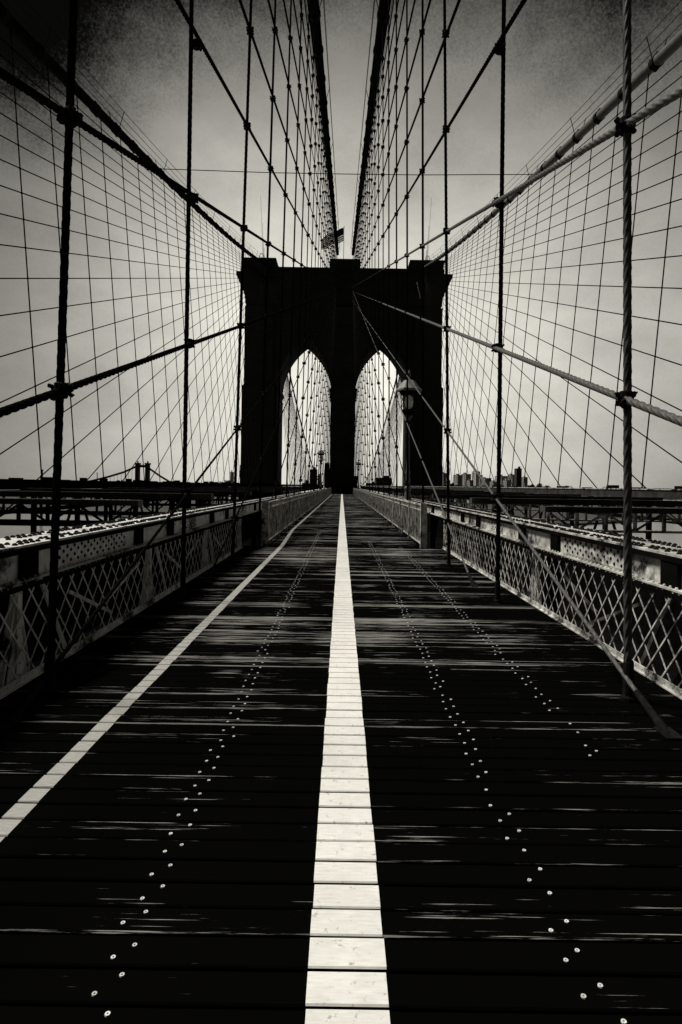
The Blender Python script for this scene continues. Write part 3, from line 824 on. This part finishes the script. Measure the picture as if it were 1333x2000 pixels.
# ------------------------------------------------------------------ lamp posts
def lamp_post(x, y, label):
    root = empty('lamp_post', (x, y, 0), label, 'lamp post', 'lamp posts by the walkway'); c = Vector((x, y, 0))
    m = MB(c); m.box(x - .2, x + .2, y - .2, y + .2, -.3, .2); m.lathe([(.2, .2), (.24, .3), (.26, .55), (.22, .95), (.17, 1.1), (.19, 1.15), (.19, 1.22), (.13, 1.3), (.10, 1.6), (.13, 1.66), (.13, 1.72), (.08, 1.8)], c, 12)
    m.build('base', M['iron'], root, smooth=False)
    m = MB(c); m.lathe([(.085, 1.8), (.095, 2.0), (.07, 2.2), (.09, 2.24), (.09, 2.3), (.065, 2.4), (.05, 3.7), (.08, 3.78), (.08, 3.84), (.05, 3.9), (.045, 4.2), (.09, 4.3), (.14, 4.42)], c, 12); m.build('pole', M['iron'], root, smooth=True)
    m = MB(c)
    for i in range(6):
        t = math.pi / 3 * i + .2; a = Vector((math.cos(t), math.sin(t), 0))
        m.tube([c + a * .14 + Vector((0, 0, 4.42)), c + a * .27 + Vector((0, 0, 4.62)), c + a * .33 + Vector((0, 0, 5.32))], .017, 5)
        b_ = Vector((math.cos(t + math.pi / 3), math.sin(t + math.pi / 3), 0))
        for rr_, zz_ in ((.27, 4.62), (.33, 5.3)): m.tube([c + a * rr_ + Vector((0, 0, zz_)), c + b_ * rr_ + Vector((0, 0, zz_))], .014, 4)
    m.build('lantern_frame', M['clamp'], root)
    m = MB(c); m.lathe([(.07, 4.42), (.16, 4.5), (.26, 4.61), (.27, 4.64), (.2, 4.645), (.08, 4.6)], c, 12); m.build('lantern_cup', M['clamp'], root); m = MB(c); m.lathe([(.33, 5.2), (.37, 5.34), (.2, 5.33)], c, 12)
    m.build('lantern_collar', M['clamp'], root)
    m = MB(c); m.lathe([(.05, 4.66), (.13, 4.76), (.165, 4.93), (.14, 5.10), (.06, 5.18)], c, 16); gl = m.build('globe', M['globe'], root, smooth=True)
    m = MB(c); m.lathe([(.47, 5.33), (.50, 5.35), (.50, 5.41), (.47, 5.43)], c, 6); m.lathe([(.44, 5.43), (.20, 5.74)], c, 6)
    m.build('roof', M['lamp_roof'], root)
    m = MB(c); m.lathe([(.05, 5.74), (.03, 5.9), (.06, 5.96), (.05, 6.04), (.01, 6.14)], c, 8); m.build('finial', M['iron'], root)
lamp_post(2.47, 22.2, 'tall iron lamp post with lantern just behind the right railing, before the tower')
lamp_post(-2.45, 68.0, 'distant small lamp post seen through the left arch of the tower')
lamp_post(2.75, 100.0, 'distant lamp post close to the central pier, seen through the right arch')

# ------------------------------------------------------------------ far buildings
def proj(px, D): return (px - 668) / 1156 * D
def building(x0, x1, ytop, D, m_, label, cap=True, group='buildings on the far shore'):
    a, b = proj(x0, D), proj(x1, D); roll = (((x0 + x1) / 2) - 668) * .0148; turn = m_ != 'dark_far'
    if turn: mid = (a + b) / 2; hwd = (b - a) / 2 / 1.2; a, b = mid - hwd, mid + hwd
    top = EYE + (948 + roll - ytop) / 1156 * D; base = -36.0; dp = (b - a) if turn else (b - a) * .8 + 10
    root = empty('apartment_building', ((a + b) / 2, D + dp / 2, base), label, 'building', group)
    if turn: root.rotation_euler.z = R(-60)
    m = MB(root.location); m.box(a, b, D, D + dp, base, top); m.build('wall', M[m_], root)
    m = MB(root.location); wd = (b - a)
    m.box(a - .01 * wd, b + .01 * wd, D - .4, D + dp + .4, top, top + wd * .03)
    if cap:
        c = a + wd * random.uniform(.25, .6); m.box(c, c + wd * .3, D + 2, D + dp * .5, top + wd * .03 + .01, top + wd * .03 + random.uniform(2, 5))
    m.build('roof', M[m_], root)
    m = MB(root.location); nx = max(2, int(wd / 7)); cell = wd / nx; z = top - 4
    while z > -20 and z > top - 90:
        for i in range(nx): m.box(a + cell * (i + .25), a + cell * (i + .60), D - .25, D - .02, z - 2.2, z)
        if turn:
            for i in range(nx): m.box(b + .02, b + .25, D + cell * (i + .25), D + cell * (i + .60), z - 2.2, z)
        z -= 4.6
    m.build('windows', M['window_far'], root)
BLD = [
 (862, 872, 924, 1500, 'brick_far', 'slim grey apartment tower just right of the bridge tower'),
 (880, 888, 945, 1400, 'dark_far', 'low dark block between slim tower and first wide slab'),
 (888, 903, 928, 1500, 'brick_far', 'grey slab block in the skyline, first right of the leftmost low block'),
 (904, 920, 926, 1560, 'brick_far', 'grey slab block with flat roof beside the narrow pale tower'),
 (924, 938, 921, 1700, 'hazed_far', 'pale tapering tower in the right skyline'),
 (940, 960, 934, 1500, 'brick_far', 'broad mid grey block behind the second suspender on the right'),
 (971, 992, 930, 1800, 'hazed_far', 'pale faded slab right of the second suspender'),
 (995, 1009, 927, 1600, 'brick_far', 'grey slab attached left of the tallest tower'),
 (1009, 1019, 915, 1500, 'dark_far', 'tallest dark tower in the right skyline'),
 (1021, 1031, 932, 1550, 'brick_far', 'stepped grey building just right of the tallest tower'),
 (1033, 1045, 948, 1400, 'dark_far', 'low dark shed between stepped building and round trees'),
 (1180, 1190, 951, 1300, 'hazed_far', 'small pale block right of the second tree cluster'),
 (1193, 1204, 957, 1300, 'dark_far', 'small flat dark block right of small pale block'),
 (1238, 1262, 959, 1300, 'dark_far', 'low dark roofs just right of the nearest right suspender'),
 (1296, 1320, 961, 1300, 'dark_far', 'low dark roofs near the right end of the skyline'),
 (873, 880, 938, 1700, 'hazed_far', 'short pale block squeezed behind slim apartment tower'),
 (914, 925, 938, 1350, 'brick_far', 'low grey block in front of the pale tapering tower'),
 (938, 943, 928, 1900, 'hazed_far', 'thin pale tower just right of the tapering one'),
 (958, 972, 941, 1400, 'brick_far', 'low grey block just right of the second suspender'),
 (985, 997, 938, 1350, 'brick_far', 'mid grey block in front of the faded slab'),
 (1045, 1060, 951, 1900, 'hazed_far', 'low pale block behind the first round trees'),
 (605, 619, 917, 1100, 'dark_far', 'tall dark apartment tower seen through the left arch'),
 (622, 628, 926, 1100, 'brick_far', 'narrow grey tower seen through the left arch beside the dark one'),
 (590, 606, 944, 900, 'dark_far', 'low dark building seen low in the left arch'),
 (735, 765, 934, 800, 'dark_far', 'wide flat dark building seen through the right arch'),
 (716, 734, 944, 900, 'dark_far', 'low dark building left of the wide one in the right arch'),
 (448, 456, 922, 1400, 'hazed_far', 'slim pale tower just left of the bridge tower'),
 (345, 366, 946, 900, 'dark_far', 'low dark flat building right of the far suspension bridge tower'),
 (385, 400, 953, 900, 'dark_far', 'low dark roof left of the trees by the bridge tower'),
]
for b in BLD: building(*b)
# a few more low roofs behind the outer trusses so the shoreline is not bare
rb = random.Random(9)
for i, (x0, x1, D) in enumerate(((1062, 1075, 1500), (1120, 1160, 1500), (1205, 1236, 1500), (402, 412, 1200))):
    building(x0, x1, 957 + (x0 > 700) * 3 - (x0 < 500) * 6, D, 'dark_far', ['low roofs between the two tree clusters on the right', 'long low roofs right of the second tree cluster', 'long low roofs left of the nearest right suspender', 'small dark roof left of the tree clump near the tower'][i], cap=False)

def tree(px, D, ytop, wpx, label):
    x = proj(px, D); roll = (px - 668) * .0148; top = EYE + (948 + roll - ytop) / 1156 * D; base = -36.0; r = wpx / 2 / 1156 * D; zc = top - r * .75
    root = empty('broadleaf_tree', (x, D, base), label, 'tree', 'trees on the far shore')
    m = MB(root.location); m.tube([(x, D, base), (x + .3, D, zc - r), (x, D, zc)], [r * .16, r * .1, r * .04], 7)
    for i in range(5):
        t = i * 1.3; m.tube([(x, D, zc - r), (x + r * .6 * math.cos(t), D + r * .6 * math.sin(t), zc + r * .2)], [r * .06, r * .02], 5)
    m.build('trunk', M['leaf'], root)
    m = MB(root.location); q = random.Random(int(px))
    lobes = [(q.uniform(-.7, .7), q.uniform(-.6, .6), q.uniform(-.6, .4), q.uniform(.3, .5)) for _ in range(9)] + [(0, 0, 0, .6)]
    for _ in range(900):
        lx, ly, lz, lr = q.choice(lobes); v = Vector((q.gauss(0, 1), q.gauss(0, 1), q.gauss(0, 1))).normalized() * lr * q.uniform(.6, 1.05)
        c = Vector((x + (lx + v.x) * r, D + (ly + v.y) * r, zc + (lz + v.z) * r)); a = Vector((q.gauss(0, 1), q.gauss(0, 1), q.gauss(0, 1))).normalized(); b_ = a.orthogonal().normalized() * r * .09; a = a * r * .09
        m.add([c - a, c + b_, c + a, c - b_], [(0, 1, 2, 3)])
    m.build('crown', M['leaf'], root)
for a in ((1055, 700, 944, 22, 'round dark tree right of the skyline towers'), (1071, 700, 947, 15, 'smaller round dark tree right of the first big one'), (1100, 700, 950, 8, 'smallest tree left of the domed tree'),
          (1113, 700, 947, 20, 'domed dark tree in the second tree cluster on the right'), (237, 500, 937, 18, 'dark clipped tree left of the far suspension bridge tower'),
          (418, 500, 944, 10, 'small dark tree left of the dense pair near the bridge tower'), (434, 500, 940, 18, 'dense dark tree left of the bridge tower'), (445, 500, 937, 13, 'upright dark tree nearest the bridge tower on its left')):
    tree(*a)
# two slender chimneys on the left
for px, yt, lab in ((82, 917, 'slender dark chimney standing left of the nearest left suspender'), (190, 923, 'thin short mast below the far suspension cable')):
    D = 600; x = proj(px, D); top = EYE + (948 + (px - 668) * .0148 - yt) / 1156 * D
    m = MB((x, D, -36)); rr_ = 1.1 if px < 100 else .45
    m.lathe([(rr_ * 1.3, -36), (rr_, -20), (rr_ * .9, top - 1), (rr_ * 1.15, top - .9), (rr_ * 1.15, top)], (x, D, 0), 10)
    tag(m.build('chimney' if px < 100 else 'mast', M['dark_far']), lab, 'chimney' if px < 100 else 'mast')

# ------------------------------------------------------------------ second suspension bridge upriver
D = 900
root = empty('suspension_bridge', (proj(277, D), D, -36), 'distant steel suspension bridge with one lattice tower, far left', 'bridge')
cx = proj(277, D); zt = EYE + (942.5 - 906) / 1156 * D; zr = EYE + (942.5 - 950) / 1156 * D
m = MB(root.location)
for lx in (-7.6, 7.6):
    for q in (-1.6, 1.6): m.box(cx + lx + q - 1.2, cx + lx + q + .9, D, D + 8, -36, zt - 1)
    z = -30
    while z < zt - 4: m.box(cx + lx - 2.2, cx + lx + 2.2, D + 1, D + 7, z, z + 1.6); z += 5.5
    m.box(cx + lx - 3.6, cx + lx + 3.6, D - .5, D + 8.5, zt - 1, zt + 1.2)
    m.blob((cx + lx, D + 4, zt + 2.5), 1.8)
m.box(cx - 10, cx + 10, D + .5, D + 7.5, zt - 5.5, zt - 1.6)
m.box(cx - 6, cx + 6, D + 1, D + 7, zr + 6, zr + 9)
m.build('tower', M['dark_far'], root)
m = MB(root.location)
def seg(pxs):
    P = []
    for px, py in pxs: P.append((proj(px, D), D + 4, EYE + (948 + (px - 668) * .0148 - py) / 1156 * D))
    return P
m.tube(seg([(120, 947), (150, 944), (180, 938.5), (210, 931), (240, 922), (264, 911)]), 1.6, 6)
m.tube(seg([(290, 915), (310, 929), (330, 941), (345, 947)]), 1.5, 6)
m.build('cable', M['dark_far'], root)
m = MB(root.location); m.box(proj(40, D), proj(400, D), D, D + 10, zr - 3, zr); m.build('deck', M['dark_far'], root)
m = MB(root.location)
for px in range(130, 262, 7):
    t = (px - 120) / 144; yy = 947 - 36 * t ** 1.6; x = proj(px, D); m.bar((x, D + 4, zr), (x, D + 4, EYE + (948 + (px - 668) * .0148 - yy) / 1156 * D), .3, .3, up=(0, 1, 0))
m.build('hangers', M['dark_far'], root)
